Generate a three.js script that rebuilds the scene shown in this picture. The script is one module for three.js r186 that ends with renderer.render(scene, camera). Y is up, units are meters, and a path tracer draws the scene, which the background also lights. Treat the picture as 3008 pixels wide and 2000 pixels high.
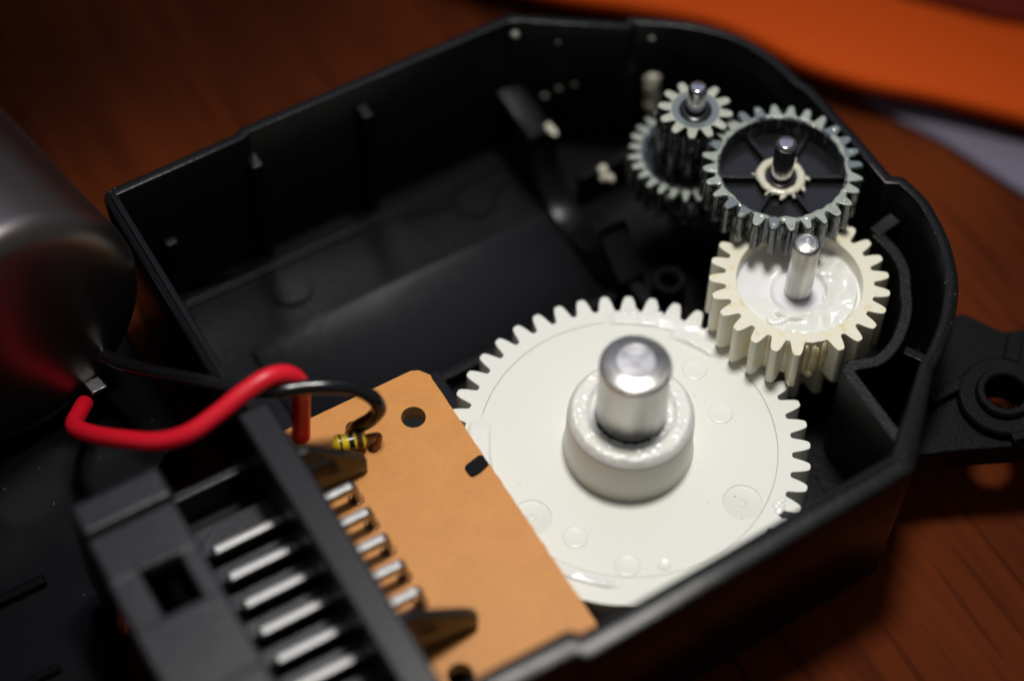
import * as THREE from 'three';
import { RoundedBoxGeometry } from 'three/addons/geometries/RoundedBoxGeometry.js';
import { ImprovedNoise } from 'three/addons/math/ImprovedNoise.js';
import { mergeGeometries, toCreasedNormals } from 'three/addons/utils/BufferGeometryUtils.js';

// ---------------------------------------------------------------- camera, light, exposure
// Everything below is written in millimetres; the last lines turn the scene into metres.
const scene = new THREE.Scene();
const EYE = new THREE.Vector3(-52.88, 141.05, 70.99);
const RIGHT = new THREE.Vector3(0.8638, 0.00937, 0.50374), UP = new THREE.Vector3(0.41013, 0.56762, -0.71386), FWD = new THREE.Vector3(0.29263, -0.82324, -0.48647);
const camera = new THREE.PerspectiveCamera(17.23, 1024 / 680, 0.01, 20);
camera.position.copy(EYE);
camera.up.copy(UP);
camera.lookAt(EYE.clone().add(FWD));
camera.focus = 0.1665;
camera.userData.fStop = 9.5;

const renderer = new THREE.WebGLRenderer({ antialias: true });
renderer.toneMapping = THREE.LinearToneMapping;
renderer.toneMappingExposure = 1;
renderer.shadowMap.enabled = true;

scene.background = new THREE.Color().setRGB(0.115, 0.112, 0.118);

// the lamp held over the work (out of the frame), a narrow beam
const lamp = new THREE.SpotLight(0xfffcf6, 0.17, 0, 0.282, 0.95, 2);
lamp.position.set(26, 250, -30);
lamp.target.position.set(2, 0, 0);
lamp.castShadow = true;
lamp.shadow.radius = 1.0;
scene.add(lamp, lamp.target);
// cool daylight from a window across the table (out of the frame)
const windowLight = new THREE.RectAreaLight(0xd3dbff, 0.55, 0.36, 0.26);
windowLight.position.set(150, 400, -240);
windowLight.lookAt(0, 0, 0);
scene.add(windowLight);

// ---------------------------------------------------------------- helpers
let seed = 7;
const rnd = () => { seed = (seed * 1664525 + 1013904223) >>> 0; return seed / 4294967296; };
const rr = (a, b) => a + (b - a) * rnd();
const noise = new ImprovedNoise();
const N = (x, y, z = 0) => noise.noise(x, y, z);
const fbm = (x, y, z = 0, o = 4) => { let s = 0, a = 0.5; for (let i = 0; i < o; i++) { s += a * N(x, y, z); x *= 2.03; y *= 2.03; z *= 2.03; a *= 0.5; } return s; };
const clamp = THREE.MathUtils.clamp, lerp = THREE.MathUtils.lerp, smooth = THREE.MathUtils.smoothstep;
const V2 = (x, y) => new THREE.Vector2(x, y), V3 = (x, y, z) => new THREE.Vector3(x, y, z);

const taken = {};
function numbered(name) { const n = taken[name] = (taken[name] ?? -1) + 1; return n ? name + '_' + String(n).padStart(3, '0') : name; }
function thing(name, label, category, pos, group) {
  const g = new THREE.Group(); g.name = numbered(name); g.position.set(...pos); scene.add(g);
  g.userData = { label, category }; if (group) g.userData.group = group;
  return g;
}
function offsetOf(parent) { const v = V3(0, 0, 0); for (let p = parent; p && p !== scene; p = p.parent) v.add(p.position); return v; }
// a part: its geometry is written in the scene's millimetres
function part(name, geo, mat, parent, label) {
  const o = offsetOf(parent), g = Array.isArray(geo) ? merge(geo) : geo;
  g.translate(-o.x, -o.y, -o.z);
  const m = new THREE.Mesh(g, mat); m.name = name; m.castShadow = m.receiveShadow = true; if (label) m.userData.label = label;
  parent.add(m); return m;
}
function single(name, label, category, geo, mat, pos, group, kind) {
  const g = Array.isArray(geo) ? merge(geo) : geo; g.translate(-pos[0], -pos[1], -pos[2]);
  const m = new THREE.Mesh(g, mat); m.name = numbered(name); m.position.set(...pos); m.castShadow = m.receiveShadow = true;
  m.userData = { label }; if (category) m.userData.category = category; if (group) m.userData.group = group; if (kind) m.userData.kind = kind;
  scene.add(m); return m;
}
function clean(g) { let h = g.index ? g.toNonIndexed() : g; for (const k of Object.keys(h.attributes)) if (!['position', 'normal', 'uv'].includes(k)) h.deleteAttribute(k); if (!h.attributes.uv) h.setAttribute('uv', new THREE.BufferAttribute(new Float32Array(h.attributes.position.count * 2), 2)); return h; }
function merge(list) { return list.length === 1 ? list[0] : mergeGeometries(list.map(clean), false); }
// texture coordinates in millimetres, projected along the axis each face looks along
function uvBox(g0) {
  const g = g0.index ? g0.toNonIndexed() : g0, p = g.attributes.position, uv = new Float32Array(p.count * 2), a = V3(), b = V3(), c = V3(), n = V3();
  for (let i = 0; i < p.count; i += 3) {
    a.fromBufferAttribute(p, i); b.fromBufferAttribute(p, i + 1); c.fromBufferAttribute(p, i + 2);
    n.crossVectors(b.clone().sub(a), c.clone().sub(a));
    const x = Math.abs(n.x), y = Math.abs(n.y), z = Math.abs(n.z);
    [a, b, c].forEach((v, k) => { const [s, t] = y >= x && y >= z ? [v.x, v.z] : x > z ? [v.z, v.y] : [v.x, v.y]; uv[(i + k) * 2] = s; uv[(i + k) * 2 + 1] = t; });
  }
  g.setAttribute('uv', new THREE.BufferAttribute(uv, 2)); return g;
}
// a flat outline in (x, z) made solid between two heights
function prism(shape, top, bottom, bevel = 0.12, seg = 2, curve = 12, crease = 0.3) {
  const g = new THREE.ExtrudeGeometry(shape, { depth: top - bottom - 2 * bevel, bevelEnabled: bevel > 0, bevelThickness: bevel, bevelSize: bevel, bevelOffset: -bevel, bevelSegments: seg, curveSegments: curve });
  g.rotateX(Math.PI / 2); g.translate(0, top - bevel, 0);
  return crease ? toCreasedNormals(g, crease) : g;
}
const shapeOf = (pts) => new THREE.Shape(pts.map(([x, z]) => V2(x, z)));
function disc(cx, cz, r, hole) { const s = new THREE.Shape(); s.absarc(cx, cz, r, 0, Math.PI * 2, false); if (hole) { const h = new THREE.Path(); h.absarc(cx, cz, hole, 0, Math.PI * 2, true); s.holes.push(h); } return s; }
function lathe(pts, cx, cz, seg = 64, crease = 0.6) { const g = new THREE.LatheGeometry(pts.map(([r, y]) => V2(r, y)), seg); g.translate(cx, 0, cz); return crease ? toCreasedNormals(g.toNonIndexed(), crease) : g; }
function box(x0, x1, y0, y1, z0, z1, r = 0.12) { const g = new RoundedBoxGeometry(x1 - x0, y1 - y0, z1 - z0, 2, r); g.translate((x0 + x1) / 2, (y0 + y1) / 2, (z0 + z1) / 2); return uvBox(g); }
function tube(pts, r, seg = 120, sides = 20) { const c = new THREE.CatmullRomCurve3(pts.map((p) => V3(...p)), false, 'centripetal'); return new THREE.TubeGeometry(c, seg, r, sides, false); }
function offsetLine(pts, d, closed) {
  const n = pts.length, out = [];
  for (let i = 0; i < n; i++) {
    const p = pts[i], a = closed || i > 0 ? pts[(i - 1 + n) % n] : null, b = closed || i < n - 1 ? pts[(i + 1) % n] : null;
    const dir = (s, t) => { const l = Math.hypot(t[0] - s[0], t[1] - s[1]) || 1; return [(t[0] - s[0]) / l, (t[1] - s[1]) / l]; };
    const e = a ? dir(a, p) : dir(p, b), f = b ? dir(p, b) : e, n1 = [-e[1], e[0]], n2 = [-f[1], f[0]];
    let m = [n1[0] + n2[0], n1[1] + n2[1]]; const l = Math.hypot(...m) || 1; m = [m[0] / l, m[1] / l];
    const k = d / Math.max(0.5, m[0] * n1[0] + m[1] * n1[1]);
    out.push([p[0] + m[0] * k, p[1] + m[1] * k]);
  }
  return out;
}
function ribbon(pts, t) { return shapeOf([...offsetLine(pts, t / 2, false), ...offsetLine(pts, -t / 2, false).reverse()]); }
// rounds the corners of a closed outline: [x, z, radius]
function rounded(pts, seg = 5) {
  const out = [], n = pts.length;
  pts.forEach(([x, z, r = 0], i) => {
    if (!r) return out.push([x, z]);
    const a = pts[(i - 1 + n) % n], b = pts[(i + 1) % n], la = Math.hypot(a[0] - x, a[1] - z), lb = Math.hypot(b[0] - x, b[1] - z), ka = Math.min(r, la * 0.45) / la, kb = Math.min(r, lb * 0.45) / lb;
    const p = [x + (a[0] - x) * ka, z + (a[1] - z) * ka], q = [x + (b[0] - x) * kb, z + (b[1] - z) * kb];
    for (let k = 0; k <= seg; k++) { const t = k / seg, u = 1 - t; out.push([u * u * p[0] + 2 * u * t * x + t * t * q[0], u * u * p[1] + 2 * u * t * z + t * t * q[1]]); }
  });
  return out;
}
// a closed wall: profile rows are [inward offset, height]
function loopWall(inner, outer, profile) {   // rows marked 1 follow the outer line
  const outline = inner, rows = profile.map(([d, y, o]) => offsetLine(o ? outer : inner, d, true).map(([x, z]) => [x, y, z])), n = outline.length, m = rows.length, pos = [];
  for (let j = 0; j < m; j++) for (let i = 0; i < n; i++) {
    const A = rows[j][i], B = rows[j][(i + 1) % n], C = rows[(j + 1) % m][(i + 1) % n], D = rows[(j + 1) % m][i];
    pos.push(...A, ...B, ...C, ...A, ...C, ...D);
  }
  const g = new THREE.BufferGeometry(); g.setAttribute('position', new THREE.Float32BufferAttribute(pos, 3)); g.computeVertexNormals();
  return uvBox(toCreasedNormals(g, 0.6));
}
// gear outline; phase is the angle of tooth 0 in degrees, from +x towards +z
function gearPoints(n, tip, root, phase, { cx = 0, cz = 0, skip = [], inset = 0, jitter = 0, solid = () => false } = {}) {
  const pitch = (2 * Math.PI) / n, prof = [[0, 0.42], [0.08, 0.37], [0.28, 0.325], [0.5, 0.285], [0.7, 0.238], [0.86, 0.19], [0.95, 0.145], [0.99, 0.1], [1, 0.05]], pts = [];
  const put = (r, a) => pts.push([cx + (r - inset) * Math.cos(a), cz + (r - inset) * Math.sin(a)]);
  for (let i = 0; i < n; i++) {
    const a = (phase * Math.PI) / 180 + i * pitch;
    if (skip.includes(i)) { for (let k = -3; k <= 3; k++) put(root + 0.12 * Math.abs(N(k * 1.7, i * 3.1)), a + (k / 6) * pitch * 0.8); continue; }
    if (solid(((phase + (i * 360) / n) % 360 + 360) % 360)) { for (let k = -4; k < 4; k++) put(tip - 0.12 + 0.1 * N(i * 1.3 + k * 0.2, 6.6), a + (k / 8) * pitch); continue; }
    const j = jitter ? 1 + jitter * N(i * 1.37, 4.2) : 1;
    for (const [t, w] of prof) put(lerp(root, tip * j, t), a - w * pitch);
    for (const [t, w] of [...prof].reverse()) put(lerp(root, tip * j, t), a + w * pitch);
  }
  return pts;
}
function gearShape(n, tip, root, phase, o = {}, hole) { const s = shapeOf(gearPoints(n, tip, root, phase, o)); if (hole) { const h = new THREE.Path(); h.absarc(o.cx ?? 0, o.cz ?? 0, hole, 0, Math.PI * 2, true); s.holes.push(h); } return s; }
// a smooth lump: a squashed, dented sphere
function lump(x, y, z, rx, ry, rz, k = rnd() * 50, dent = 0.35, detail = 3) {
  const g = new THREE.IcosahedronGeometry(1, detail), p = g.attributes.position, v = V3();
  for (let i = 0; i < p.count; i++) { v.fromBufferAttribute(p, i); const s = 1 + dent * N(v.x * 1.3 + k, v.y * 1.3, v.z * 1.3 - k) + dent * 0.4 * N(v.x * 3.1 - k, v.y * 3.1, v.z * 3.1 + k); p.setXYZ(i, x + v.x * s * rx, y + v.y * s * ry, z + v.z * s * rz); }
  g.computeVertexNormals(); return toCreasedNormals(g, 3.2);
}
// a bead of grease along a circle, its thickness wandering
function bead(cx, cy, cz, R, r, a0, a1, amp = 0.5, k = 0, flat = 0.6, freq = 3) {
  const su = Math.max(12, Math.round(Math.abs(a1 - a0) * 40)), sv = 12, pos = [], idx = [];
  for (let i = 0; i <= su; i++) {
    const a = lerp(a0, a1, i / su), end = Math.min(1, Math.min(i, su - i) / 4 + (Math.abs(a1 - a0) > 6.2 ? 1 : 0.05));
    const q = Math.abs(a1 - a0) > 6.2 ? [Math.cos(a) * freq, Math.sin(a) * freq] : [a * R * freq * 0.4, k];
    const rad = r * end * Math.max(0.2, 1 + amp * 1.6 * N(q[0] + k, q[1], k * 1.7)), off = amp * r * N(q[0] * 0.8 - k, q[1] * 0.8, 9.1 + k);
    for (let j = 0; j < sv; j++) { const b = (j / sv) * Math.PI * 2; const rho = R + off + rad * Math.cos(b); pos.push(cx + rho * Math.cos(a), cy + rad * flat * Math.sin(b), cz + rho * Math.sin(a)); }
  }
  for (let i = 0; i < su; i++) for (let j = 0; j < sv; j++) { const A = i * sv + j, B = i * sv + ((j + 1) % sv), C = A + sv, D = B + sv; idx.push(A, B, C, B, D, C); }
  const g = new THREE.BufferGeometry(); g.setAttribute('position', new THREE.Float32BufferAttribute(pos, 3)); g.setIndex(idx); g.computeVertexNormals(); return g;
}

// a wet film of grease lying on a ring-shaped area: it thins out to nothing at its edges
function film(cx, cy, cz, r0, r1, a0, a1, h, { k = 0, freq = 1.2, cover = 0.3, full = false, rim = 0.25 } = {}) {
  const na = Math.max(24, Math.round((a1 - a0) * (r0 + r1) * 5)), nr = Math.max(8, Math.round((r1 - r0) * 12)), pos = [], idx = [];
  for (let i = 0; i <= na; i++) for (let j = 0; j <= nr; j++) {
    const u = i / na, v = j / nr, a = lerp(a0, a1, u), r = lerp(r0, r1, v), x = r * Math.cos(a), z = r * Math.sin(a);
    const edge = (full ? 1 : smooth(Math.min(u, 1 - u), 0, 0.18)) * smooth(Math.min(v, 1 - v), 0, rim);
    const q = 0.5 + 1.1 * fbm(x * freq + k, z * freq - k, k * 0.7, 2);
    pos.push(cx + x, cy + h * (edge * (0.35 + q) - cover - 0.25 * (1 - edge)), cz + z);
  }
  for (let i = 0; i < na; i++) for (let j = 0; j < nr; j++) { const A = i * (nr + 1) + j, B = A + 1, D = A + nr + 1, E = D + 1; idx.push(A, B, D, B, E, D); }
  const g = new THREE.BufferGeometry(); g.setAttribute('position', new THREE.Float32BufferAttribute(pos, 3)); g.setIndex(idx); g.computeVertexNormals(); return g;
}

// ---------------------------------------------------------------- textures
function tex(w, h, fn, srgb, repeat) {
  const d = new Uint8Array(w * h * 4);
  for (let y = 0; y < h; y++) for (let x = 0; x < w; x++) { const c = fn(x / w, y / h), i = (y * w + x) * 4, v = typeof c === 'number' ? [c, c, c] : c; for (let k = 0; k < 3; k++) d[i + k] = clamp(Math.round((srgb ? Math.pow(clamp(v[k], 0, 1), 1 / 2.2) : v[k]) * 255), 0, 255); d[i + 3] = 255; }
  const t = new THREE.DataTexture(d, w, h); t.wrapS = t.wrapT = THREE.RepeatWrapping; t.magFilter = THREE.LinearFilter; t.minFilter = THREE.LinearFilter;
  if (srgb) t.colorSpace = THREE.SRGBColorSpace; if (repeat) t.repeat.set(repeat[0], repeat[1]); t.needsUpdate = true; return t;
}
// noise that repeats over the unit square
const loop = (u, v, f, k = 0) => { const a = u * Math.PI * 2, b = v * Math.PI * 2, r = f / 6.283; return N(Math.cos(a) * r + k, Math.sin(a) * r + Math.cos(b) * r * 1.01, Math.sin(b) * r + k * 0.7); };
const grain = tex(512, 512, (u, v) => 0.5 + 0.28 * (rnd() - 0.5) + 0.35 * loop(u, v, 60, 3) + 0.3 * loop(u, v, 24, 8), false, [1 / 9, 1 / 9]);
const grainRough = tex(256, 256, (u, v) => { const s = 0.5 + 0.35 * loop(u, v, 9, 5) + 0.25 * loop(u, v, 30, 2); return [s, lerp(0.72, 1, clamp(s, 0, 1)), s]; }, false, [1 / 14, 1 / 14]);
const woodMap = tex(1024, 1024, (u, v) => {
  const w = u + 0.012 * loop(u, v, 4, 2), band = 0.5 + 0.5 * loop(w, v * 0.25, 26, 1), fine = 0.5 + 0.5 * N(u * 150, v * 6, 3), pore = smooth(N(u * 190, v * 9, 8), 0.1, 0.5), big = clamp(0.5 + 0.95 * loop(u, v, 5, 7), 0, 1);
  const t = clamp(0.06 + 0.36 * big + 0.34 * band * big + 0.26 * fine - 0.22 * pore, 0, 1);
  return [lerp(0.022, 0.178, t), lerp(0.0032, 0.031, t), lerp(0.0012, 0.005, t)];
}, true, [1 / 130, 1 / 130]);
const woodBump = tex(512, 512, (u, v) => 0.6 - 0.5 * smooth(N(u * 190, v * 9, 8), 0.1, 0.5) + 0.12 * (rnd() - 0.5), false, [1 / 130, 1 / 130]);
const boardMap = tex(512, 512, (u, v) => { const f = 0.5 + 0.5 * loop(u, v, 30, 4), c = 0.5 + 0.5 * loop(u, v, 7, 9), s = rnd() > 0.9992 ? 0.4 : 1, t = clamp(0.5 + 0.5 * (f - 0.5) + 0.5 * (c - 0.5) + 0.35 * (rnd() - 0.5), 0, 1); return [lerp(0.57, 0.70, t) * s, lerp(0.215, 0.285, t) * s, lerp(0.021, 0.038, t) * s]; }, true, [1 / 13, 1 / 13]);
const filmMap = tex(512, 512, (u, v) => { const s = smooth(loop(u, v, 16, 1) + 0.4 * loop(u, v, 45, 6), 0.05, 0.6); return [lerp(0.014, 0.20, s), lerp(0.016, 0.225, s), lerp(0.02, 0.205, s)]; }, true, [1 / 5, 1 / 16]);
const metalBump = tex(256, 256, (u, v) => 0.5 + 0.3 * (rnd() - 0.5) + 0.4 * N(u * 4, v * 60, 2) + 0.4 * N(u * 3 + v * 2, v * 18, 7), false);
const metalMap = tex(256, 256, (u, v) => { const t = 0.5 + 0.9 * (0.6 * N(u * 6, v * 5, 1) + 0.4 * N(u * 15, v * 12, 4)), k = clamp(t, 0, 1); return [lerp(0.28, 0.68, k), lerp(0.275, 0.665, k), lerp(0.27, 0.64, k)]; }, true);
const creamMap = tex(512, 512, (u, v) => { const t = smooth(loop(u, v, 16, 2) + 0.5 * loop(u, v, 40, 5), 0.2, 0.75); return [lerp(0.80, 0.76, t), lerp(0.765, 0.655, t), lerp(0.61, 0.38, t)]; }, true, [1 / 16, 1 / 16]);
const waxBump = tex(256, 256, (u, v) => 0.5 + 0.35 * loop(u, v, 18, 2) + 0.25 * loop(u, v, 50, 6), false, [1 / 6, 1 / 6]);

// ---------------------------------------------------------------- materials
const std = (o) => new THREE.MeshPhysicalMaterial(o);
const lin = (r, g, b) => new THREE.Color().setRGB(r, g, b);
const M = {
  casing: std({ color: lin(0.0045, 0.0045, 0.005), roughness: 0.3, specularIntensity: 0.4, roughnessMap: grainRough, bumpMap: grain, bumpScale: 0.000012 }),
  cover: std({ color: lin(0.0025, 0.0025, 0.003), roughness: 0.2, specularIntensity: 0.16 }),
  lug: std({ color: lin(0.003, 0.003, 0.0032), roughness: 0.4, specularIntensity: 0.2, bumpMap: grain, bumpScale: 0.00002 }),
  divider: std({ color: lin(0.0055, 0.0058, 0.0075), roughness: 0.32, specularIntensity: 0.62, bumpMap: grain, bumpScale: 0.00001 }),
  casingMatt: std({ color: lin(0.0045, 0.0045, 0.005), roughness: 0.42, specularIntensity: 0.42, bumpMap: grain, bumpScale: 0.00003 }),
  connector: std({ color: lin(0.0125, 0.013, 0.0175), roughness: 0.32, specularIntensity: 0.8, bumpMap: grain, bumpScale: 0.00002 }),
  gloss: std({ color: lin(0.014, 0.0135, 0.0135), roughness: 0.26, specularIntensity: 0.8 }),
  white: std({ color: lin(0.785, 0.79, 0.722), roughness: 0.5, clearcoat: 0.5, clearcoatRoughness: 0.22, bumpMap: waxBump, bumpScale: 0.00001 }),
  whiteHub: std({ color: lin(0.81, 0.795, 0.69), roughness: 0.5, clearcoat: 0.5, clearcoatRoughness: 0.22 }),
  cream: std({ color: lin(1, 1, 1), map: creamMap, roughness: 0.45, clearcoat: 0.6, clearcoatRoughness: 0.2, bumpMap: waxBump, bumpScale: 0.00002 }),
  stain: std({ color: lin(0.88, 0.75, 0.42), roughness: 0.4 }),
  mark: std({ color: lin(0.72, 0.735, 0.68), roughness: 0.4 }),
  groove: std({ color: lin(0.74, 0.72, 0.60), roughness: 0.5 }),
  web: std({ color: lin(0.84, 0.84, 0.86), roughness: 0.3 }),
  grease: std({ color: lin(0.82, 0.825, 0.785), roughness: 0.25, clearcoat: 0.3, clearcoatRoughness: 0.08 }),
  oldGrease: std({ color: lin(0.335, 0.37, 0.32), roughness: 0.22, clearcoat: 1, clearcoatRoughness: 0.06 }),
  pinionGrease: std({ color: lin(0.44, 0.455, 0.375), roughness: 0.24, clearcoat: 0.8, clearcoatRoughness: 0.08 }),
  thinGrease: std({ color: lin(0.15, 0.18, 0.185), roughness: 0.16, clearcoat: 1, clearcoatRoughness: 0.05 }),
  creamGrease: std({ color: lin(0.66, 0.63, 0.50), roughness: 0.2, clearcoat: 0.5, clearcoatRoughness: 0.1 }),
  oiled: std({ color: lin(1, 1, 1), map: filmMap, roughness: 0.16, clearcoat: 0.8, clearcoatRoughness: 0.06 }),
  blackGear: std({ color: lin(0.009, 0.009, 0.010), roughness: 0.22, bumpMap: waxBump, bumpScale: 0.00002 }),
  steel: std({ color: lin(1, 1, 1), map: metalMap, metalness: 1, roughness: 0.3, bumpMap: metalBump, bumpScale: 0.00002 }),
  steelDull: std({ color: lin(0.30, 0.295, 0.31), metalness: 1, roughness: 0.5 }),
  steelDark: std({ color: lin(0.42, 0.41, 0.43), metalness: 1, roughness: 0.16 }),
  pin: std({ color: lin(0.30, 0.297, 0.295), metalness: 1, roughness: 0.36, bumpMap: metalBump, bumpScale: 0.00001 }),
  board: std({ color: lin(1, 1, 1), map: boardMap, roughness: 0.5, bumpMap: grain, bumpScale: 0.000012 }),
  boardEdge: std({ color: lin(0.62, 0.40, 0.2), roughness: 0.9, bumpMap: grain, bumpScale: 0.0001 }),
  dust: std({ color: lin(0.22, 0.215, 0.205), roughness: 0.8 }),
  ink: std({ color: lin(0.006, 0.006, 0.007), roughness: 0.35, specularIntensity: 0.1 }),
  solder: std({ color: lin(0.30, 0.13, 0.05), metalness: 0.35, roughness: 0.25 }),
  red: std({ color: lin(0.80, 0.008, 0.026), roughness: 0.36 }),
  black: std({ color: lin(0.006, 0.0065, 0.008), roughness: 0.2 }),
  can: std({ color: lin(0.20, 0.175, 0.17), metalness: 1, roughness: 0.36 }),
  wood: std({ color: lin(1, 1, 1), map: woodMap, roughness: 0.75, specularIntensity: 0.03, bumpMap: woodBump, bumpScale: 0.00006 }),
  orange: std({ color: lin(0.64, 0.079, 0.0055), roughness: 0.8, specularIntensity: 0.25 }),
  maroon: std({ color: lin(0.13, 0.012, 0.004), roughness: 0.8, specularIntensity: 0.3 }),
  lavender: std({ color: lin(0.20, 0.185, 0.24), roughness: 0.8, specularIntensity: 0.3 }),
  bandYellow: std({ color: lin(0.78, 0.56, 0.02), roughness: 0.2 }),
  bandBlack: std({ color: lin(0.012, 0.010, 0.010), roughness: 0.2 }),
  bandBrown: std({ color: lin(0.075, 0.025, 0.014), roughness: 0.2 }),
};

// ---------------------------------------------------------------- the table
const TABLE = -9.5;
{
  const g = new THREE.BoxGeometry(520, 24, 520); g.translate(40, TABLE - 12, -60); uvBox(g);
  single('table_top', 'dark reddish brown wooden table top with fine straight grain', null, uvBox(g.toNonIndexed()), M.wood, [40, TABLE - 24, -60], null, 'structure');
}

// ---------------------------------------------------------------- casing
const BOT = -7.6, FLOOR = -6.2, RIM = 8;
const casing = thing('gear_casing', 'open black plastic gearbox casing with ribs, guard wall and screw lug', 'gearbox casing', [0, TABLE, 0]);
const outline = rounded([
  [-25.65, -34.95, 1.0], [-14.2, -35.15], [-13.75, -35.5], [9.9, -35.45, 0.5], [10.75, -35.2, 0.6], [17.9, -30.2], [18.7, -30.4, 0.4], [22.8, -27.5, 1.6], [25.2, -24.6, 1.6], [26.5, -21.1, 1.6], [26.85, -17.8], [27.15, -17.1], [27.2, -15.3], [27.35, -10.9], [27.3, -6.6], [28.05, -6.1, 0.4],
  [28.4, -3.4, 1.2], [27.6, 0.4, 1.6], [25.9, 4.0, 1.6], [23.2, 7.0, 1.5], [20.4, 8.95], [19.5, 9.4], [13.0, 14.9, 0.5], [-1.4, 15.55], [-13.9, 15.95], [-14.5, 15.3], [-25.65, 15.2, 1.0],
]);
{
  const outer = outline.map(([x, z]) => [z > 14 && x > 12 ? x + 0.25 : x, z > 14 ? z + 0.7 : z]);
  const T = 1.05, in0 = offsetLine(outline, 0.1, true), cw = THREE.ShapeUtils.isClockWise(in0.map(([x, z]) => V2(x, z)));
  const s = cw ? -1 : 1;                 // inward side
  part('side_wall', loopWall(outline, outer, [[0.55 * s, BOT + 0.3, 1], [0.75 * s, BOT, 1], [2.2 * s, BOT], [2.2 * s, FLOOR], [(T + 0.75) * s, FLOOR], [T * s, RIM - 0.14], [(T - 0.05) * s, RIM - 0.04], [(T - 0.16) * s, RIM], [0.55 * s, RIM], [0.5 * s, RIM - 0.28], [0.18 * s, RIM - 0.3, 1], [0.05 * s, RIM - 0.36, 1], [0, RIM - 0.5, 1]]), M.casing, casing);
  part('floor', uvBox(prism(shapeOf(offsetLine(outline, 1.6 * s, true)), FLOOR + 0.02, BOT + 0.05, 0)), M.casing, casing);
  // motor bay: a curved cradle, flat discs and ribs on the far wall
  const cr = [];
  for (let k = 0; k <= 14; k++) { const t = k / 14; cr.push([lerp(-25.2, -15.2, t), FLOOR + 0.75 - 1.75 * t + 1.9 * t * t]); }
  const csh = new THREE.Shape([V2(-25.2, FLOOR - 0.1), ...cr.map(([z, y]) => V2(z, Math.max(y, FLOOR - 0.08))), V2(-15.2, FLOOR - 0.1)]);
  const cg = new THREE.ExtrudeGeometry(csh, { depth: 27, bevelEnabled: true, bevelThickness: 0.15, bevelSize: 0.12, bevelOffset: -0.12, bevelSegments: 2 });
  cg.rotateY(-Math.PI / 2); cg.translate(8.1, 0, 0);               // shape x -> z, extruded along -x
  part('motor_cradle', uvBox(toCreasedNormals(cg, 0.5)), M.casing, casing);
  for (const [x, z, r] of [[3.8, -29.6, 1.75], [-13.5, -29.2, 1.75], [5.2, -18.4, 1.4]]) part('ejector_disc', uvBox(lathe([[0.001, FLOOR - 0.1], [0.001, FLOOR + 0.32], [r - 0.15, FLOOR + 0.32], [r, FLOOR + 0.17], [r, FLOOR - 0.1]], x, z, 40)), M.casing, casing);
  part('floor_step', box(-24.4, 8.2, FLOOR - 0.2, FLOOR + 0.45, -32.3, -31.7), M.casing, casing);
  for (const [x, top] of [[-13.5, 5.5], [-3.8, 5.75], [-21.4, 0.8]]) part('wall_rib', box(x - 0.5, x + 0.5, FLOOR, top, -34.6, -33.0, 0.15), M.casing, casing);
  part('floor_rib', box(-9, -7.8, FLOOR, FLOOR + 2.6, -15, -9), M.casing, casing);
  part('floor_rib', box(-8, 8.4, FLOOR, FLOOR + 1.6, -15.3, -14.5), M.casing, casing);
  // partition between the motor bay and the gears, cut out for the motor's nose
  const ps = new THREE.Shape([V2(-34.3, FLOOR - 0.2), V2(-34.3, 0.6), V2(-28.6, 0.3)]);
  ps.absarc(-23.2, -0.2, 5.4, Math.PI - 0.1, Math.PI * 2 + 0.1, false);
  ps.lineTo(-17.6, -0.6); ps.lineTo(-14.4, -2.8); ps.lineTo(-14.4, FLOOR - 0.2);
  const pg = new THREE.ExtrudeGeometry(ps, { depth: 2.0, bevelEnabled: true, bevelThickness: 0.25, bevelSize: 0.25, bevelOffset: -0.25, bevelSegments: 3, curveSegments: 20 });
  pg.rotateY(-Math.PI / 2); pg.translate(10.6, 0, 0);
  part('partition', uvBox(toCreasedNormals(pg, 0.7)), M.casing, casing);
  part('guide_rib', box(11.2, 17.6, FLOOR, -2.6, -25.8, -24.9, 0.2), M.casing, casing);
  part('screw_boss', uvBox(lathe([[0.75, FLOOR], [0.75, -3.2], [0.9, -3.05], [1.2, -3.05], [1.35, -3.2], [1.5, FLOOR]], 12.2, -13.1, 40)), M.casing, casing);
  part('floor_rib', box(9.2, 10.2, FLOOR, -3.4, -15.4, -11.6), M.casing, casing);
  // the guard wall round the idler and its strut
  const path = new THREE.CatmullRomCurve3([[24.75, -4.35], [24.9, -2.1], [24.5, -0.4], [23.55, 1.15], [22.6, 2.6], [21.3, 3.85], [19.8, 4.85], [18.1, 5.35], [16.9, 5.05], [16.1, 4.75]].map(([x, z]) => V3(x, 0, z)), false, 'centripetal').getPoints(50).map((p) => [p.x, p.z]);
  const guard = ribbon([...path, [15.6, 5.0], [15.5, 5.7], [15.35, 11.6], [15.2, 13.2]], 0.95);
  part('guard_wall', uvBox(prism(guard, 4.8, FLOOR - 0.1, 0.14)), M.casingMatt, casing);
  part('strut', uvBox(prism(ribbon([[26.85, -4.75], [25.6, -4.5], [24.6, -4.3]], 1.15), 4.95, FLOOR - 0.1, 0.12)), M.casingMatt, casing);
  part('rib', uvBox(prism(ribbon([[21.5, 4.3], [22.6, 6.2]], 0.8), 2.4, FLOOR - 0.1, 0.12)), M.casing, casing);
  // screw lug outside
  const lugHole = [27.0, 10.3];
  const ls = shapeOf(rounded([[25.2, 2.2], [29.3, 2.0, 0.8], [31.0, 5.2, 0.4], [31.8, 5.5, 0.3], [38, 8], [38, 19.8], [26.9, 14.7], [21.4, 12.1, 0.6], [17.8, 10.7], [19, 8.6]]));
  { const h = new THREE.Path(); h.absarc(...lugHole, 1.5, 0, Math.PI * 2, true); ls.holes.push(h); }
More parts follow.
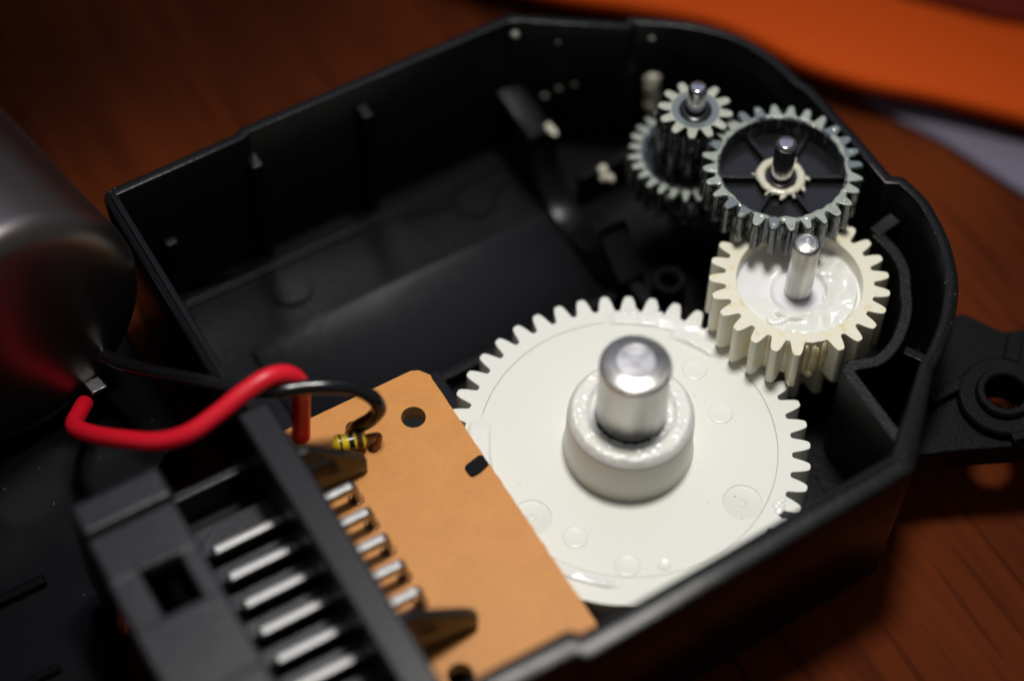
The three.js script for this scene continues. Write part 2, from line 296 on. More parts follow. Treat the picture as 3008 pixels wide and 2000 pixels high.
  const lug = part('screw_lug', uvBox(prism(ls, -1.1, -3.0, 0.15)), M.lug, casing);
  part('lug_ring', uvBox(lathe([[1.5, -1.4], [1.5, 0.2], [1.65, 0.35], [2.05, 0.35], [2.2, 0.15], [2.2, -0.25], [3.3, -0.25], [3.45, -0.4], [3.45, -1.4]], ...lugHole, 56)), M.lug, lug);
  part('lug_rib', [box(22.0, 25.4, -1.3, -0.3, 7.2, 8.2), uvBox(prism(ribbon([[30.4, 10.5], [35, 13]], 1.0), -0.45, -1.4, 0.1)), uvBox(prism(ribbon([[26.2, 13.3], [26.0, 14.1]], 1.6), -0.3, -1.4, 0.1)), uvBox(prism(ribbon([[29.5, 8.0], [31.2, 6.3]], 1.2), -0.2, -1.4, 0.1))], M.lug, lug);
  part('lug_flange', uvBox(prism(ribbon([[18.6, 10.6], [21.4, 11.7], [26.9, 14.25], [38, 19.3]], 0.7), -2.8, -3.6, 0.12)), M.lug, lug);
  // the socket of the output shaft under the floor, on which the casing stands
  part('output_boss', lathe([[0.001, BOT + 0.4], [0.001, TABLE], [8.4, TABLE], [8.8, TABLE + 0.4], [8.8, BOT + 0.4]], 0, 0, 48), M.casing, casing);
  for (const [x, z] of [[-20, -29], [20, -22]]) part('foot', lathe([[0.001, BOT + 0.4], [0.001, TABLE], [1.8, TABLE], [2, TABLE + 0.3], [2, BOT + 0.4]], x, z, 24), M.casing, casing);
  // dust on the rim, the lug and the floor
  const dust = [], rimLine = offsetLine(outline, 0.6 * s, true);
  for (let k = 0; k < 110; k++) { const i = Math.floor(rnd() * rimLine.length), A = rimLine[i], B = rimLine[(i + 1) % rimLine.length], t = rnd(), w = rr(0.014, 0.036); dust.push(lump(lerp(A[0], B[0], t) + rr(-0.4, 0.4), RIM - 0.02 - (rnd() < 0.3 ? 0.3 : 0), lerp(A[1], B[1], t) + rr(-0.4, 0.4), w * rr(1, 2.4), w, w, k, 0.4, 1)); }
  for (let k = 0; k < 26; k++) { const w = rr(0.014, 0.035); dust.push(lump(rr(22, 33), -1.08, rr(7, 13), w * rr(1, 2.5), w, w, k, 0.4, 1)); }
  for (let k = 0; k < 40; k++) { const w = rr(0.014, 0.03); dust.push(lump(rr(-23, 8), FLOOR + 0.05, rr(-31.5, -25.5), w * rr(1, 2.5), w, w, k, 0.4, 1)); }
  part('dust', dust, M.dust, casing).userData.kind = 'stuff';
  // grease left on the walls and the floor
  const onWall = []; for (let k = 0; k < 16; k++) { const t = k / 15; onWall.push(lump(19.75 + 0.3 * N(k * 2.1, 1) - t * 0.3, 2.1 - t * 7.4, -28.0 + 0.5 * t + 0.2 * N(k, 3), (t < 0.45 ? 0.62 : 0.36) * rr(0.8, 1.2), 0.42 * rr(0.7, 1.3), 0.5)); }
  part('grease_smear', onWall.slice(0, 8), M.creamGrease, casing, 'pale yellowish grease streak down the inside of the far wall');
  part('grease_film', onWall.slice(8), M.thinGrease, casing);
  part('grease_lump', [lump(12.2, -0.4, -23.4, 0.42, 0.4, 0.4), lump(12.45, -0.75, -22.6, 0.3, 0.3, 0.4), lump(12.0, -0.9, -23.0, 0.3, 0.4, 0.3)], M.creamGrease, casing);
  part('grease_lump', [lump(10.35, 0.5, -28.6, 0.35, 0.2, 0.6), lump(10.4, 0.45, -28.1, 0.25, 0.15, 0.35)], M.creamGrease, casing);
  for (const [x, y, z, r] of [[10.2, 6.6, -34.25, 0.3], [13.2, 5.9, -32.5, 0.32], [13.0, 5.2, -32.6, 0.2], [12.2, -0.4, -32.7, 0.32], [13.2, 0.6, -32.1, 0.3], [14.2, 1.2, -31.4, 0.25], [19.6, 6.4, -28.6, 0.25]]) part('grease_drop', lump(x, y, z + 0.1, r, r, r), M.pinionGrease, casing);
}

// ---------------------------------------------------------------- big white gear
{
  const g = thing('output_gear', 'large white plastic gear with tall central hub, partly under the tan circuit board', 'gear', [0, -4, 0]);
  const pts = gearPoints(45, 13.52, 12.15, -57.9, { solid: (d) => d > 90 && d < 172 }), s = shapeOf(pts);
  part('toothed_rim', (() => { const h = new THREE.Path(); h.absarc(0, 0, 11.1, 0, Math.PI * 2, true); s.holes.push(h); return prism(s, 0, -4, 0.06, 2, 90); })(), M.white, g);
  const d = new THREE.Shape(); d.absarc(0, 0, 11.085, 0, Math.PI * 2, false);
  { const h = new THREE.Path(); h.absarc(0, 0, 4.0, 0, Math.PI * 2, true); d.holes.push(h); }
  for (const [x, z] of [[4.63, 8.3], [-9.3, 1.75]]) { const h = new THREE.Path(); h.absarc(x, z, 1.4, 0, Math.PI * 2, true); d.holes.push(h); }
  part('web', prism(d, -0.03, -2.6, 0.06, 2, 90), M.white, g);
  part('groove', lathe([[10.9, -0.16], [11.3, -0.16], [11.3, -0.3], [10.9, -0.3]], 0, 0, 90), M.groove, g);
  for (const [x, z, r] of [[7.92, -3.19, 0.95], [7.49, 1.07, 0.95], [-7.41, 4.71, 0.95], [-5.38, 8.54, 0.95], [-3.1, 9.86, 0.48]])
    part('moulding_dot', lathe([[0.001, 0.02], [r * 0.72, 0.02], [r * 0.8, 0.05], [r * 0.9, 0.05], [r * 0.98, -0.02], [r, -0.1]].map(([a, b]) => [a, b * 0.4 + (r > 0.6 ? 0.015 : 0.005)]).reverse(), x, z, 40), M.white, g);
  for (const [x, z] of [[4.63, 8.3], [-9.3, 1.75]]) part('ejector_mark', lathe([[1.42, -0.9], [1.42, -0.09], [1.36, -0.1], [0.36, -0.1], [0.32, -0.07], [0.27, -0.06], [0.001, -0.06]], x, z, 40), M.mark, g);
  part('hub', lathe([[4.9, -0.2], [4.86, 0.05], [4.78, 0.3], [4.72, 0.8], [4.67, 3.7], [4.64, 3.95], [4.55, 4.2], [4.4, 4.42], [4.2, 4.58], [3.95, 4.67], [3.6, 4.68], [3.3, 4.6], [3.12, 4.45], [3.05, 4.2], [3.04, -1]], 0, 0, 96, 1.2), M.whiteHub, g);
  // fresh grease on the hub's rim and on some of the teeth
  const pr = []; for (let k = 0; k <= 40; k++) { const t = k / 40; pr.push(V2(lerp(4.62, 2.5, t), 4.12 + 0.56 * Math.sqrt(smooth(t, 0, 0.24)) - 0.3 * smooth(t, 0.56, 0.8) - 0.05 * smooth(t, 0.9, 1))); }
  const hg = new THREE.LatheGeometry(pr, 160), hp = hg.attributes.position;
  for (let i = 0; i < hp.count; i++) { const x = hp.getX(i), z = hp.getZ(i), r = Math.hypot(x, z), w = smooth(4.62 - r, 0, 0.3); hp.setY(i, hp.getY(i) + w * (0.14 * fbm(x * 0.9, z * 0.9, 3.3, 2) + 0.09 * N(x * 2.6, z * 2.6, 7))); }
  hg.computeVertexNormals();
  const gr = [hg];
  part('hub_grease', gr, M.grease, g);
  const tg = [];
  tg.push(film(0, 0, 0, 10.6, 12.25, -1.25, -0.36, 0.3, { k: 3.1, freq: 0.5, cover: 0.3 }), film(0, 0, 0, 9.9, 12.2, 2.85, 3.95, 0.28, { k: 7.7, freq: 0.5, cover: 0.28 }), film(0, 0, 0, 11.2, 12.25, 2.1, 2.85, 0.26, { k: 1.7, freq: 0.6, cover: 0.26 }), film(0, 0, 0, 10.0, 11.6, -0.75, -0.3, 0.25, { k: 9.1, freq: 0.6, cover: 0.22 }));
  for (let k = 0; k < 16; k++) { const a = rr(-1.05, -0.45), r = rr(11.3, 12.7), w = rr(0.1, 0.3); tg.push(lump(r * Math.cos(a), 0.04, r * Math.sin(a), w * 1.5, w * 0.5, w, k, 0.2)); }
  for (let k = 0; k < 12; k++) { const a = rr(2.95, 3.75), r = rr(11.4, 12.8), w = rr(0.1, 0.25); tg.push(lump(r * Math.cos(a), 0.02, r * Math.sin(a), w, w * 0.5, w * 1.4, k, 0.2)); }
  for (let i = 0; i < 45; i++) { const a = ((-57.9 + i * 8 + 360) % 360) * Math.PI / 180; if ((a > 2.9 && a < 3.8) || (a > 5.15 && a < 5.75)) for (let k = 0; k < 2; k++) tg.push(lump((12.9 - k * 0.5) * Math.cos(a), -0.06, (12.9 - k * 0.5) * Math.sin(a), 0.3, 0.16, 0.3, i + k, 0.25)); }
  for (let k = 0; k < 7; k++) { const a = rr(0.9, 1.08), r = rr(11.8, 13.0), w = rr(0.18, 0.4); tg.push(lump(r * Math.cos(a), -0.02, r * Math.sin(a), w * 1.4, w * 0.45, w * 1.2, k, 0.2)); }
  const wet = []; for (let k = 0; k < 26; k++) { const a = rr(0.6, 6.2), r = rr(5.2, 12.4), w = rr(0.03, 0.08); wet.push(lump(r * Math.cos(a), 0.0, r * Math.sin(a), w, w * 0.6, w, k, 0.2, 1)); }
  part('grease_speck', wet, M.grease, g).userData.kind = 'stuff';
  part('tooth_grease', tg, M.grease, g);
}
{
  const g = thing('output_shaft', 'thick bright steel shaft with rounded end in the white hub', 'shaft', [0, -5, 0]);
  part('shaft_body', lathe([[2.56, -5], [2.55, 5.2], [2.57, 5.3], [2.58, 10.4], ...Array.from({ length: 10 }, (_, k) => { const a = (k / 9) * 1.3; return [2.18 + 0.4 * Math.cos(a), 10.42 + 0.4 * Math.sin(a)]; }), [1.5, 10.97], [1.44, 10.93], [1.38, 10.99], [0.001, 10.99]], -0.03, 0.02, 96, 0.17), M.steel, g);
  part('centre_mark', lathe([[0.34, 10.9], [0.34, 11.0], [0.26, 11.0], [0.16, 10.994], [0.001, 10.994]], -0.03, 0.02, 32), M.steelDull, g);
  const d = []; for (let k = 0; k < 26; k++) { const a = 1.35 + k * 0.078, w = 0.09 + 0.07 * Math.sin((k / 25) * 3.1); d.push(lump(2.62 * Math.cos(a), 4.3, 2.62 * Math.sin(a), w, w, w, k, 0.4)); }
  part('dirt_ring', d, M.black, g);
}

// ---------------------------------------------------------------- idler
const ID = [17.12, -3.5];
{
  const [cx, cz] = ID, g = thing('idler_gear', 'cream plastic idler gear with one broken tooth and white grease in its dish', 'gear', [cx, -3.4, cz]);
  const o = { cx, cz, skip: [9], jitter: 0.01 };
  part('toothed_rim', prism(gearShape(25, 6.8, 5.62, -18, o, 4.75), 4.7, 0.5, 0.07, 2, 60), M.cream, g);
  part('dish', lathe([[4.85, 2.0], [4.85, 3.4], [4.4, 3.1], [2.1, 3.02], [1.95, 3.35], [1.85, 3.42], [1.05, 3.42], [1.02, 2.0]], cx, cz, 64), M.web, g);
  part('pinion', prism(gearShape(16, 5.2, 4.0, 8, { cx, cz }, 1.1), 0.7, -3.4, 0.1, 1, 30), M.cream, g);
  const w = [film(cx, 3.15, cz, 1.9, 4.7, -0.7, 2.75, 0.75, { k: 1.3, freq: 0.55, cover: 0.22, rim: 0.12 }), film(cx, 3.2, cz, 1.7, 3.0, 0.3, 3.1, 0.6, { k: 5.3, freq: 0.9, cover: 0.3 }), film(cx, 3.05, cz, 2.0, 4.75, -2.6, 4.2, 0.25, { k: 8.8, freq: 0.6, cover: 0.2, rim: 0.1 })];
  for (let k = 0; k < 9; k++) { const t = k / 8, a = 2.45 + 0.35 * t, r = 2.3 + 0.9 * Math.sin(t * 2.2); w.push(lump(cx + r * Math.cos(a) - t * 0.4, 3.22, cz + r * Math.sin(a), 0.34, 0.24, 0.34, 3, 0.15)); }
  part('dish_grease', w, M.grease, g);
  // the torn stump of the missing tooth and yellow stains at some roots
  const a9 = ((-18 + 9 * 14.4) * Math.PI) / 180, st = [];
  for (const [da, y, w, h] of [[-0.12, 2.7, 0.3, 1.9], [0, 2.4, 0.42, 1.9], [0.11, 2.6, 0.3, 1.8], [0.03, 1.0, 0.5, 0.6]]) st.push(lump(cx + 5.62 * Math.cos(a9 + da), y, cz + 5.62 * Math.sin(a9 + da), w, h, w, y * 3, 0.25));
  part('broken_stump', st, M.stain, g, 'yellowed rough stump of the broken tooth');
  const sp = [];
  for (let k = 5; k < 13; k++) if (k !== 9) { const a = ((-18 + (k + 0.5) * 14.4) * Math.PI) / 180, r = 5.62; if (rnd() > 0.25) sp.push(lump(cx + r * Math.cos(a), rr(2.5, 4.2), cz + r * Math.sin(a), 0.12, rr(0.4, 1.0), 0.12)); }
  part('root_stain', sp, M.stain, g);
}
function makePin(label, x, z, r, bottom, top, mat) {
  const g = thing('axle_pin', label, 'pin', [x, bottom, z]);
  part('pin_body', lathe([[r, bottom], [r * 1.0, bottom + 0.1], [r * 1.01, top - 0.45], [r * 0.97, top - 0.2], [r * 0.84, top - 0.05], [r * 0.6, top], [0.001, top + 0.01]], x, z, 40, 3), mat, g);
  return g;
}
makePin('steel axle pin standing in the cream idler gear', ID[0], ID[1], 1.03, FLOOR, 9.5, M.steel);

// smears the shape of single teeth
const toothSmear = (cx, cz) => (i, n, tip, root, phase, y, up, k) => {
  const p = (2 * Math.PI) / n, a = (phase * Math.PI) / 180 + i * p, q = [];
  for (const [t, w] of [[-0.3, 0.46], [-0.1, 0.42], [0.12, 0.32], [0.45, 0.25], [0.75, 0.18], [0.93, 0.1], [0.93, -0.1], [0.75, -0.18], [0.45, -0.25], [0.12, -0.32], [-0.1, -0.42], [-0.3, -0.46]]) {
    const r = lerp(root, tip, t) + 0.13 * N(i * 1.9 + t, k, w * 3), b = a + w * p * (1 + 0.35 * N(i * 2.3, k + t, 5.5));
    q.push([cx + r * Math.cos(b), cz + r * Math.sin(b)]);
  }
  return prism(shapeOf(rounded(q.map((e) => [...e, 0.12]), 2)), y + up, y - 0.02, Math.min(0.09, up * 0.45), 3, 6, 1.2);
};

// ---------------------------------------------------------------- greasy black gear
const BK = [20.35, -11.2];
{
  const [cx, cz] = BK, g = thing('black_gear', 'large greasy black gear with spoked dish and grease ring round its hub', 'gear', [cx, 4.4, cz]);
  part('toothed_rim', prism(gearShape(28, 6.18, 5.28, -75, { cx, cz }, 4.78), 8, 5.1, 0.04, 1, 60), M.oiled, g);
  part('dish', lathe([[4.82, 5.4], [4.82, 6.3], [1.6, 6.3], [1.6, 6.8], [1.5, 6.85], [1.2, 6.85], [1.15, 7.1], [1.0, 7.15], [0.82, 7.1], [0.82, 5.4]], cx, cz, 64), M.blackGear, g);
  for (let k = 0; k < 6; k++) { const a = (30 + 60 * k) * Math.PI / 180; const b = box(1.6, 4.79, 6.1, 6.95, -0.17, 0.17, 0.06); b.rotateY(-a); b.translate(cx, 0, cz); part('spoke', b, M.blackGear, g); }
  part('pinion', prism(gearShape(10, 2.6, 1.8, 12, { cx, cz }), 5.2, 4.4, 0.05, 1), M.blackGear, g);
  const hub = [bead(cx, 6.85, cz, 1.55, 0.34, 0, Math.PI * 2, 0.22, 1.2, 0.75, 2)];
  for (const d of [30, 90, 150, 210, 330, 118, 62]) { const a = (d * Math.PI) / 180; for (let k = 0; k < 3; k++) hub.push(lump(cx + (1.8 + k * 0.16) * Math.cos(a + 0.05 * k), 6.8, cz + (1.8 + k * 0.16) * Math.sin(a + 0.05 * k), 0.24 - k * 0.05, 0.16, 0.24 - k * 0.05)); }
  part('hub_grease', hub, M.creamGrease, g, 'cream grease ring with small tabs round the hub');
  const top = [];
  const thin = [];
  const tooth = toothSmear(cx, cz);
  for (let i = 0; i < 28; i++) {
    (rnd() < 0.4 ? thin : top).push(tooth(i, 28, 6.18, 5.28, -75, 8, rr(0.08, 0.2), 2.2));
    if (rnd() < 0.6) { const a = ((-75 + (i * 360) / 28) * Math.PI) / 180, r = rr(5.45, 5.8); top.push(lump(cx + r * Math.cos(a), 8.1, cz + r * Math.sin(a), 0.2, 0.1, 0.2, i, 0.3)); }
  }
  top.push(bead(cx, 7.98, cz, 5.05, 0.22, 0.9, 2.3, 0.7, 3.3, 0.6, 3), bead(cx, 7.98, cz, 5.05, 0.2, -0.7, 0.7, 0.7, 6.3, 0.6, 3), bead(cx, 7.98, cz, 5.05, 0.14, 2.3, 5.6, 0.8, 1.3, 0.6, 3));
  part('tooth_film', thin, M.thinGrease, g);
  part('tooth_grease', top, M.oldGrease, g, 'grey green grease along the tops of the teeth');
  const side = [];
  for (let i = 0; i < 28; i++) { const a = ((-75 + ((i + 0.5) * 360) / 28) * Math.PI) / 180; if (rnd() < 0.8) for (let k = 0; k < 2; k++) { const r = 5.34, b = a + rr(-0.04, 0.04); side.push(lump(cx + r * Math.cos(b), rr(5.8, 7.4), cz + r * Math.sin(b), 0.13, rr(0.5, 1.1), 0.13)); } }
  part('gap_grease', side, M.thinGrease, g);
}
makePin('steel axle pin standing in the greasy black gear', BK[0], BK[1], 0.82, FLOOR, 11.0, M.steelDark);

// ---------------------------------------------------------------- small compound gear
const CP = [17.3, -18.8];
{
  const [cx, cz] = CP, g = thing('compound_gear', 'small black compound gear with pale greasy pinion on top, nearest the far wall', 'gear', [cx, 0.4, cz]);
  part('lower_gear', prism(gearShape(28, 4.95, 4.15, -104, { cx, cz }, 3.5), 3.5, 0.4, 0.06, 1, 50), M.oiled, g);
  part('web', lathe([[3.55, 1.2], [3.55, 2.6], [0.8, 2.6], [0.8, 1.2]], cx, cz, 48), M.blackGear, g);
  const pin = part('pinion', prism(gearShape(12, 2.95, 2.0, -81, { cx, cz }, 1.0), 8.7, 2.2, 0.07, 2, 30), M.oiled, g);
  part('collar', lathe([[1.25, 8.5], [1.25, 8.86], [1.1, 8.95], [0.85, 8.95], [0.76, 8.8], [0.76, 8.3]], cx, cz, 40), M.blackGear, pin);
  const cap = [prism(gearShape(12, 2.92, 2.02, -81, { cx, cz, inset: 0.05 }, 1.85), 8.8, 8.69, 0.05, 2, 40)];
  for (let i = 0; i < 12; i++) { const a = ((-81 + i * 30) * Math.PI) / 180; cap.push(lump(cx + 2.3 * Math.cos(a), 8.76, cz + 2.3 * Math.sin(a), 0.22, 0.1, 0.22, i, 0.3)); }
  part('pinion_grease', cap, M.pinionGrease, pin, 'pale grey green grease on the teeth of the pinion');
  part('face_film', lathe([[1.3, 8.72], [1.9, 8.74], [1.9, 8.66], [1.3, 8.66]], cx, cz, 40), M.thinGrease, pin);
  const lo = [], lower = toothSmear(cx, cz);
  for (let i = 0; i < 28; i++) { const a = ((-104 + (i * 360) / 28) * Math.PI) / 180; lo.push(lower(i, 28, 4.95, 4.15, -104, 3.5, rr(0.08, 0.2), 4.4)); if (rnd() < 0.6) lo.push(lump(cx + 4.5 * Math.cos(a), 3.6, cz + 4.5 * Math.sin(a), rr(0.14, 0.26), 0.1, rr(0.14, 0.26), i, 0.25)); if (rnd() < 0.5) lo.push(lump(cx + 4.3 * Math.cos(a + 0.11), rr(1.5, 3), cz + 4.3 * Math.sin(a + 0.11), 0.12, rr(0.4, 0.9), 0.12)); }
  part('tooth_grease', lo, M.oldGrease, g);
  const pv = [];
  for (let i = 0; i < 12; i++) { const a = ((-66 + i * 30) * Math.PI) / 180; for (let k = 0; k < 2; k++) pv.push(lump(cx + 2.12 * Math.cos(a), rr(4, 8), cz + 2.12 * Math.sin(a), 0.1, rr(0.4, 1.1), 0.1)); }
  part('gap_grease', pv, M.thinGrease, g);
}
makePin('thin steel axle pin standing in the small pale pinion', CP[0], CP[1], 0.74, FLOOR, 11.5, M.steelDark);

// ---------------------------------------------------------------- circuit board
const PCB = 1.7;
{
  const g = thing('circuit_board', 'bare tan circuit board lying over the edge of the white gear', 'circuit board', [-16.6, 0.2, 1]);
  const edge = [[-10.2, -11.7]]; for (let k = 1; k < 60; k++) { const z = lerp(-11.7, 14, k / 60); edge.push([-10.24 + 0.1 * N(k * 0.55, 3) + 0.06 * N(k * 1.9, 5) + (Math.abs(z + 3.0) < 0.16 ? -0.2 : 0), z]); }
  const s = shapeOf([[-23.2, -12.75], ...Array.from({ length: 30 }, (_, k) => [lerp(-23, -11.3, k / 29), -12.75 + 0.03 * N(k * 1.7, 8)]), [-10.75, -12.5], ...edge, [-10.2, 14], [-23.2, 14]]);
  const holes = [[-13.1, -9.05, 0.92], [-20.4, 10.9, 0.95], [-21.0, -12.05, 0.55], [-17.35, -10.4, 0.62], [-16.95, -8.15, 0.4], ...Array.from({ length: 6 }, (_, k) => [-20.08, -4.95 + 2.42 * k, 0.52])];
  for (const [x, z, r] of holes) { const h = new THREE.Path(); h.absarc(x, z, r, 0, Math.PI * 2, true); s.holes.push(h); }
  const geo = new THREE.ExtrudeGeometry(s, { depth: 1.5, bevelEnabled: false, curveSegments: 24 }); geo.rotateX(Math.PI / 2); geo.translate(0, PCB, 0);
  const o = offsetOf(g); geo.translate(-o.x, -o.y, -o.z);
  const m = new THREE.Mesh(geo, [M.board, M.boardEdge]); m.name = 'board'; m.castShadow = m.receiveShadow = true; g.add(m);
  part('printed_mark', prism(shapeOf(rounded([[-12.05, -3.45, 0.35], [-10.6, -3.75, 0.1], [-10.32, -3.6, 0.1], [-10.3, -2.7, 0.15], [-11.2, -2.42], [-12.0, -2.35, 0.35]])), PCB + 0.16, PCB - 0.05, 0.06, 2), M.ink, g);
  for (let k = 0; k < 6; k++) part('solder_fillet', bead(-20.05, PCB + 0.01, -4.95 + 2.42 * k, 0.42, 0.16, 0, Math.PI * 2, 0.4, k * 3.1, 0.7, 2), M.solder, g);
  // striped resistor standing half behind the fin
  const R = thing('resistor', 'small yellow banded resistor on the tan board behind the upper fin', 'resistor', [-18.4, PCB, -9.1]);
  const axis = V3(2.65, 0, 0.75).normalize(), c = V3(-18.35, 2.55, -9.0), prof = [[0.001, -1.7], [0.45, -1.66], [0.82, -1.45], [0.9, -1.15], [0.88, -0.85], [0.76, -0.55], [0.74, 0.45], [0.84, 0.8], [0.9, 1.1], [0.85, 1.42], [0.5, 1.66], [0.001, 1.7]];
  for (const e of prof) { e[0] *= 0.8; e[1] *= 0.8; }
  const rAt = (y) => { for (let i = 1; i < prof.length; i++) if (y <= prof[i][1]) return lerp(prof[i - 1][0], prof[i][0], (y - prof[i - 1][1]) / (prof[i][1] - prof[i - 1][1])); return 0.001; };
  const place = (geo) => { geo.applyQuaternion(new THREE.Quaternion().setFromUnitVectors(V3(0, 1, 0), axis)); geo.translate(c.x, c.y, c.z); return geo; };
  const slice = (a, b, e = 0) => { const p = []; for (let k = 0; k <= 8; k++) { const y = lerp(a, b, k / 8); p.push(V2(rAt(y) + e, y)); } return place(new THREE.LatheGeometry(p, 32)); };
  const body = part('resistor_body', slice(-1.36, 1.36), M.bandYellow, R);
  part('colour_band', slice(-0.12, 0.28, 0.008), M.bandBlack, body); part('colour_band', slice(0.46, 0.9, 0.008), M.bandBrown, body);
  part('colour_band', slice(-0.8, -0.5, 0.008), M.bandBlack, body);
  part('lead', tube([[-17.3, 2.65, -8.7], [-16.7, 2.75, -8.5], [-16.35, 2.75, -8.3], [-16.5, 2.2, -8.15], [-16.85, 1.7, -8.1], [-16.95, 1.0, -8.1]], 0.24, 40, 12), M.solder, R);
}

// ---------------------------------------------------------------- connector
{
  const g = thing('pin_connector', 'dark plastic pin connector with six metal pins and a square latch window', 'connector', [-31, TABLE, 1]);
  part('back_wall', box(-25.85, -23.3, FLOOR + 0.2, 9.0, -11.3, 14.05, 0.35), M.divider, g);
  part('socket_floor', box(-37.5, -25.4, -1.6, -0.6, -10.4, 14), M.cover, g);
  part('side_wall', box(-32.6, -25.4, -1.2, 3.4, -11.0, -10.1, 0.2), M.connector, g);
  part('inner_wall', box(-32.4, -25.6, -1.2, 0.2, -10.4, -7.0, 0.15), M.gloss, g);
  part('base', box(-36.5, -27, TABLE, -1.4, -9.8, 13.5, 0.3), M.cover, g);
  for (let k = 0; k < 7; k++) part('floor_strip', box(-32.8, -25.75, -1.2, 3.3, (k ? -6.45 : -7.4) + 2.42 * k, -5.2 + 2.42 * k, 0.1), M.connector, g);
  for (let k = 0; k < 6; k++) {
    const z = -4.95 + 2.42 * k, w = 0.34, sh = new THREE.Shape();
    const prof = [[-31.3, 3.5], [-31.1, 3.35 - 0.1], [-20.55, 3.3], [-20.3, 3.15], [-20.22, 2.9], [-20.22, 0], [-19.86, 0], [-19.86, 3.3], [-20.0, 3.8], [-20.4, 4.08], [-31.0, 4.15], [-31.3, 3.95]];
    prof.forEach(([x, y], i) => (i ? sh.lineTo(x, y) : sh.moveTo(x, y)));
    const geo = new THREE.ExtrudeGeometry(sh, { depth: 2 * w - 0.24, bevelEnabled: true, bevelThickness: 0.12, bevelSize: 0.12, bevelOffset: -0.12, bevelSegments: 3 });
    geo.translate(0, 0, z - w + 0.12);
    geo.rotateY(0); part('contact_pin', toCreasedNormals(geo, 0.5), M.pin, g);
  }
  // fins that brace the wall, their flanks towards the camera
  for (const [z, tip] of [[-6.9, -18.2], [8.0, -17.5]]) {
    const sh = new THREE.Shape([V2(-23.5, 8.2), V2(-22.6, 8.1), V2(tip - 0.8, 4.4), V2(tip, 3.4), V2(tip, 1.78), V2(-23.5, 1.78)]);
    const geo = new THREE.ExtrudeGeometry(sh, { depth: 0.5, bevelEnabled: true, bevelThickness: 0.12, bevelSize: 0.12, bevelOffset: -0.12, bevelSegments: 2 });
    geo.translate(0, 0, z - 0.25); part('brace_fin', uvBox(toCreasedNormals(geo, 0.6)), M.gloss, g);
  }
  part('latch_frame', [box(-39, -32.4, 7.3, 8.6, -9.9, -3.3, 0.35), box(-39.2, -32.5, 7.28, 8.62, 0.25, 14, 0.35), box(-39.1, -36.75, 7.34, 8.57, -4.2, 1.2, 0.3), box(-34.0, -32.45, 7.34, 8.57, -4.2, 1.2, 0.3)], M.connector, g);
  part('latch_frame_end', box(-39.1, -32.3, -1.2, 9.3, -10.2, -7.3, 0.5), M.connector, g);
  part('latch_frame_end', box(-39.5, -32.5, 6.4, 9.2, 6.6, 14.2, 0.5), M.connector, g);
  part('latch_ridge', box(-36.9, -34.2, 8.3, 8.75, -4.3, -3.45, 0.15), M.connector, g);
}

// ---------------------------------------------------------------- wires
single('red_wire', 'bright red insulated wire arching from the motor over the black wall to the board', 'wire', tube([[-33.28, -0.50, -23.63], [-34.11, 0.80, -22.22], [-35.07, 2.20, -20.43], [-34.44, 3.80, -18.11], [-33.01, 5.60, -15.49], [-30.95, 7.20, -12.96], [-29.12, 8.10, -12.02], [-26.88, 8.80, -12.03], [-24.66, 9.40, -12.32], [-22.58, 9.60, -12.52], [-21.17, 9.00, -12.46], [-20.45, 7.80, -12.19], [-20.43, 5.80, -12.21], [-20.66, 3.80, -12.06], [-21.00, 1.70, -11.71], [-21.12, 0.80, -11.62]], 0.68), M.red, [-29, 1, -14]);
single('black_wire', 'black insulated wire looping under the red one and down to the tan board', 'wire', tube([[-31.5, 1.5, -27.0], [-30.6, 2.0, -25.2], [-29.6, 3.0, -22.8], [-28.63, 4.50, -20.52], [-27.28, 6.20, -17.84], [-25.53, 7.60, -15.06], [-23.86, 8.20, -13.06], [-21.95, 8.40, -11.81], [-20.46, 8.30, -11.32], [-18.78, 8.10, -10.61], [-17.14, 7.50, -9.83], [-16.24, 6.70, -9.03], [-16.00, 5.70, -8.66], [-16.49, 4.40, -8.92], [-17.43, 2.60, -9.79], [-17.63, 1.60, -10.13], [-17.59, 0.80, -10.29]], 0.55), M.black, [-26, 1, -15]);

// ---------------------------------------------------------------- motor
{
  const E = V3(-36.15, 8, -24.85), d = V3(0.155, 0.08, 0.985).normalize(), q = new THREE.Quaternion().setFromUnitVectors(V3(0, 1, 0), d), R = 10.5;
  const g = thing('motor', 'round metal can motor lying loose left of the casing', 'motor', [-39, -2.5, -38]);
  const put = (geo) => { geo.applyQuaternion(q); geo.translate(E.x, E.y, E.z); return geo; };
  const lat = (pts, seg = 96) => toCreasedNormals(new THREE.LatheGeometry(pts.map(([r, y]) => V2(r, y)), seg).toNonIndexed(), 1.2);
  part('can', put(lat([[0.001, -32], [R - 0.6, -32], [R, -31.4], [R, -1.9], [R - 0.1, -1.35], [R - 0.32, -0.9], [R - 0.7, -0.5], [R - 1.2, -0.2], [R - 1.9, -0.05], [R - 3.2, 0.05], [2.0, 0.12], [0.001, 0.12]])), M.can, g);
  for (const x of [-5.2, 5.2]) { const b = new RoundedBoxGeometry(1.3, 1.3, 0.4, 2, 0.12); b.translate(x, 0.6, 7.2); part('terminal', put(b), M.pin, g); }
}
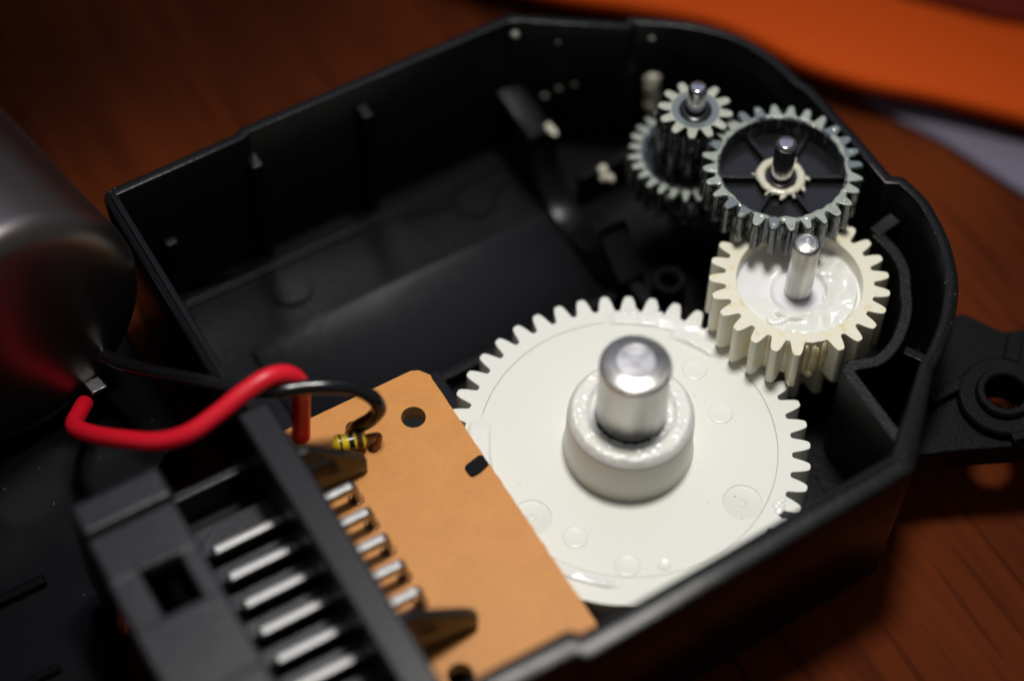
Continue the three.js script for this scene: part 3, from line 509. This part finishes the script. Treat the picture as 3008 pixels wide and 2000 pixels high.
// the loose black cover on which motor and wires rest
{
  const g = thing('cover_piece', 'black plastic cover piece lying flat under the metal motor', 'cover', [-44, TABLE, -22]);
  part('plate', uvBox(prism(shapeOf(rounded([[-70, -52, 2], [-27.3, -52, 2], [-27.2, -19.6, 0.8], [-31.0, -17.0, 1], [-36.6, -12, 1], [-38.6, -7.6, 0.6], [-39.6, -4.6, 0.5], [-41.2, -3.0, 0.6], [-42.6, 5, 1], [-43, 12, 2], [-70, 12, 2]])), -3.2, TABLE, 0.35, 3)), M.cover, g);
  part('plate_rib', box(-62, -41.6, -3.4, -2.6, -13.2, -12.4, 0.2), M.cover, g);
  const dust = []; for (let k = 0; k < 22; k++) { const w = rr(0.014, 0.032); const l = lump(0, 0, 0, w * rr(1, 7), w, w, k, 0.4, 1); l.rotateY(rr(0, 3)); l.translate(rr(-44, -29), -3.18, rr(-24, -6)); dust.push(l); }
  part('dust', dust, M.dust, g).userData.kind = 'stuff';
  part('plate_rib', box(-60, -43.5, -3.4, -2.7, -6.2, -5.5, 0.2), M.cover, g);
}

// ---------------------------------------------------------------- far corner of the table
{
  const g = thing('orange_panel', 'blurred bright orange panel lying behind the casing', 'panel', [50, TABLE, -50]);
  const front = new THREE.CatmullRomCurve3([[14, -54], [21.2, -45.6], [26.5, -41], [31.6, -36], [33.8, -32.2], [35.6, -28.2], [39.2, -23.4], [43.3, -19.4], [48.6, -13.6], [58, -3]].map(([x, z]) => V3(x, 0, z))).getPoints(40).map((p) => [p.x, p.z]);
  part('sheet', prism(shapeOf([...front, [150, -20], [150, -150], [30, -150]]), -5.0, -6.8, 0.8, 3), M.orange, g);
  part('support', prism(shapeOf([[48, -45], [70, -25], [140, -30], [140, -140], [50, -140]]), -6.6, TABLE, 0.2), M.maroon, g);
  part('trim', uvBox(prism(ribbon([[44, -40], [49.5, -31.5], [54.5, -25.5], [62, -19]], 5), -4.2, -5.1, 0.3)), M.maroon, g, 'dark red trim on the orange panel');
}
single('grey_strip', 'pale lavender grey strip lying on the table below the orange panel', 'strip', prism(shapeOf(rounded([[40.2, -25.6, 0.8], [43.7, -22.1, 3], [46.6, -17.9, 3], [54, -7, 2], [49, -1, 2], [45.8, -8.9, 3], [43.5, -16.8, 3], [41.0, -21.8, 2]])), -8.6, TABLE, 0.3, 2), M.lavender, [46, TABLE, -17]);

// ---------------------------------------------------------------- millimetres to metres
{
  const done = new Set();
  scene.traverse((o) => {
    if (o.isMesh && !done.has(o.geometry)) { done.add(o.geometry); o.geometry.scale(0.001, 0.001, 0.001); }
    o.position.multiplyScalar(0.001);
  });
  camera.position.multiplyScalar(0.001); camera.updateMatrixWorld();
}
renderer.render(scene, camera);
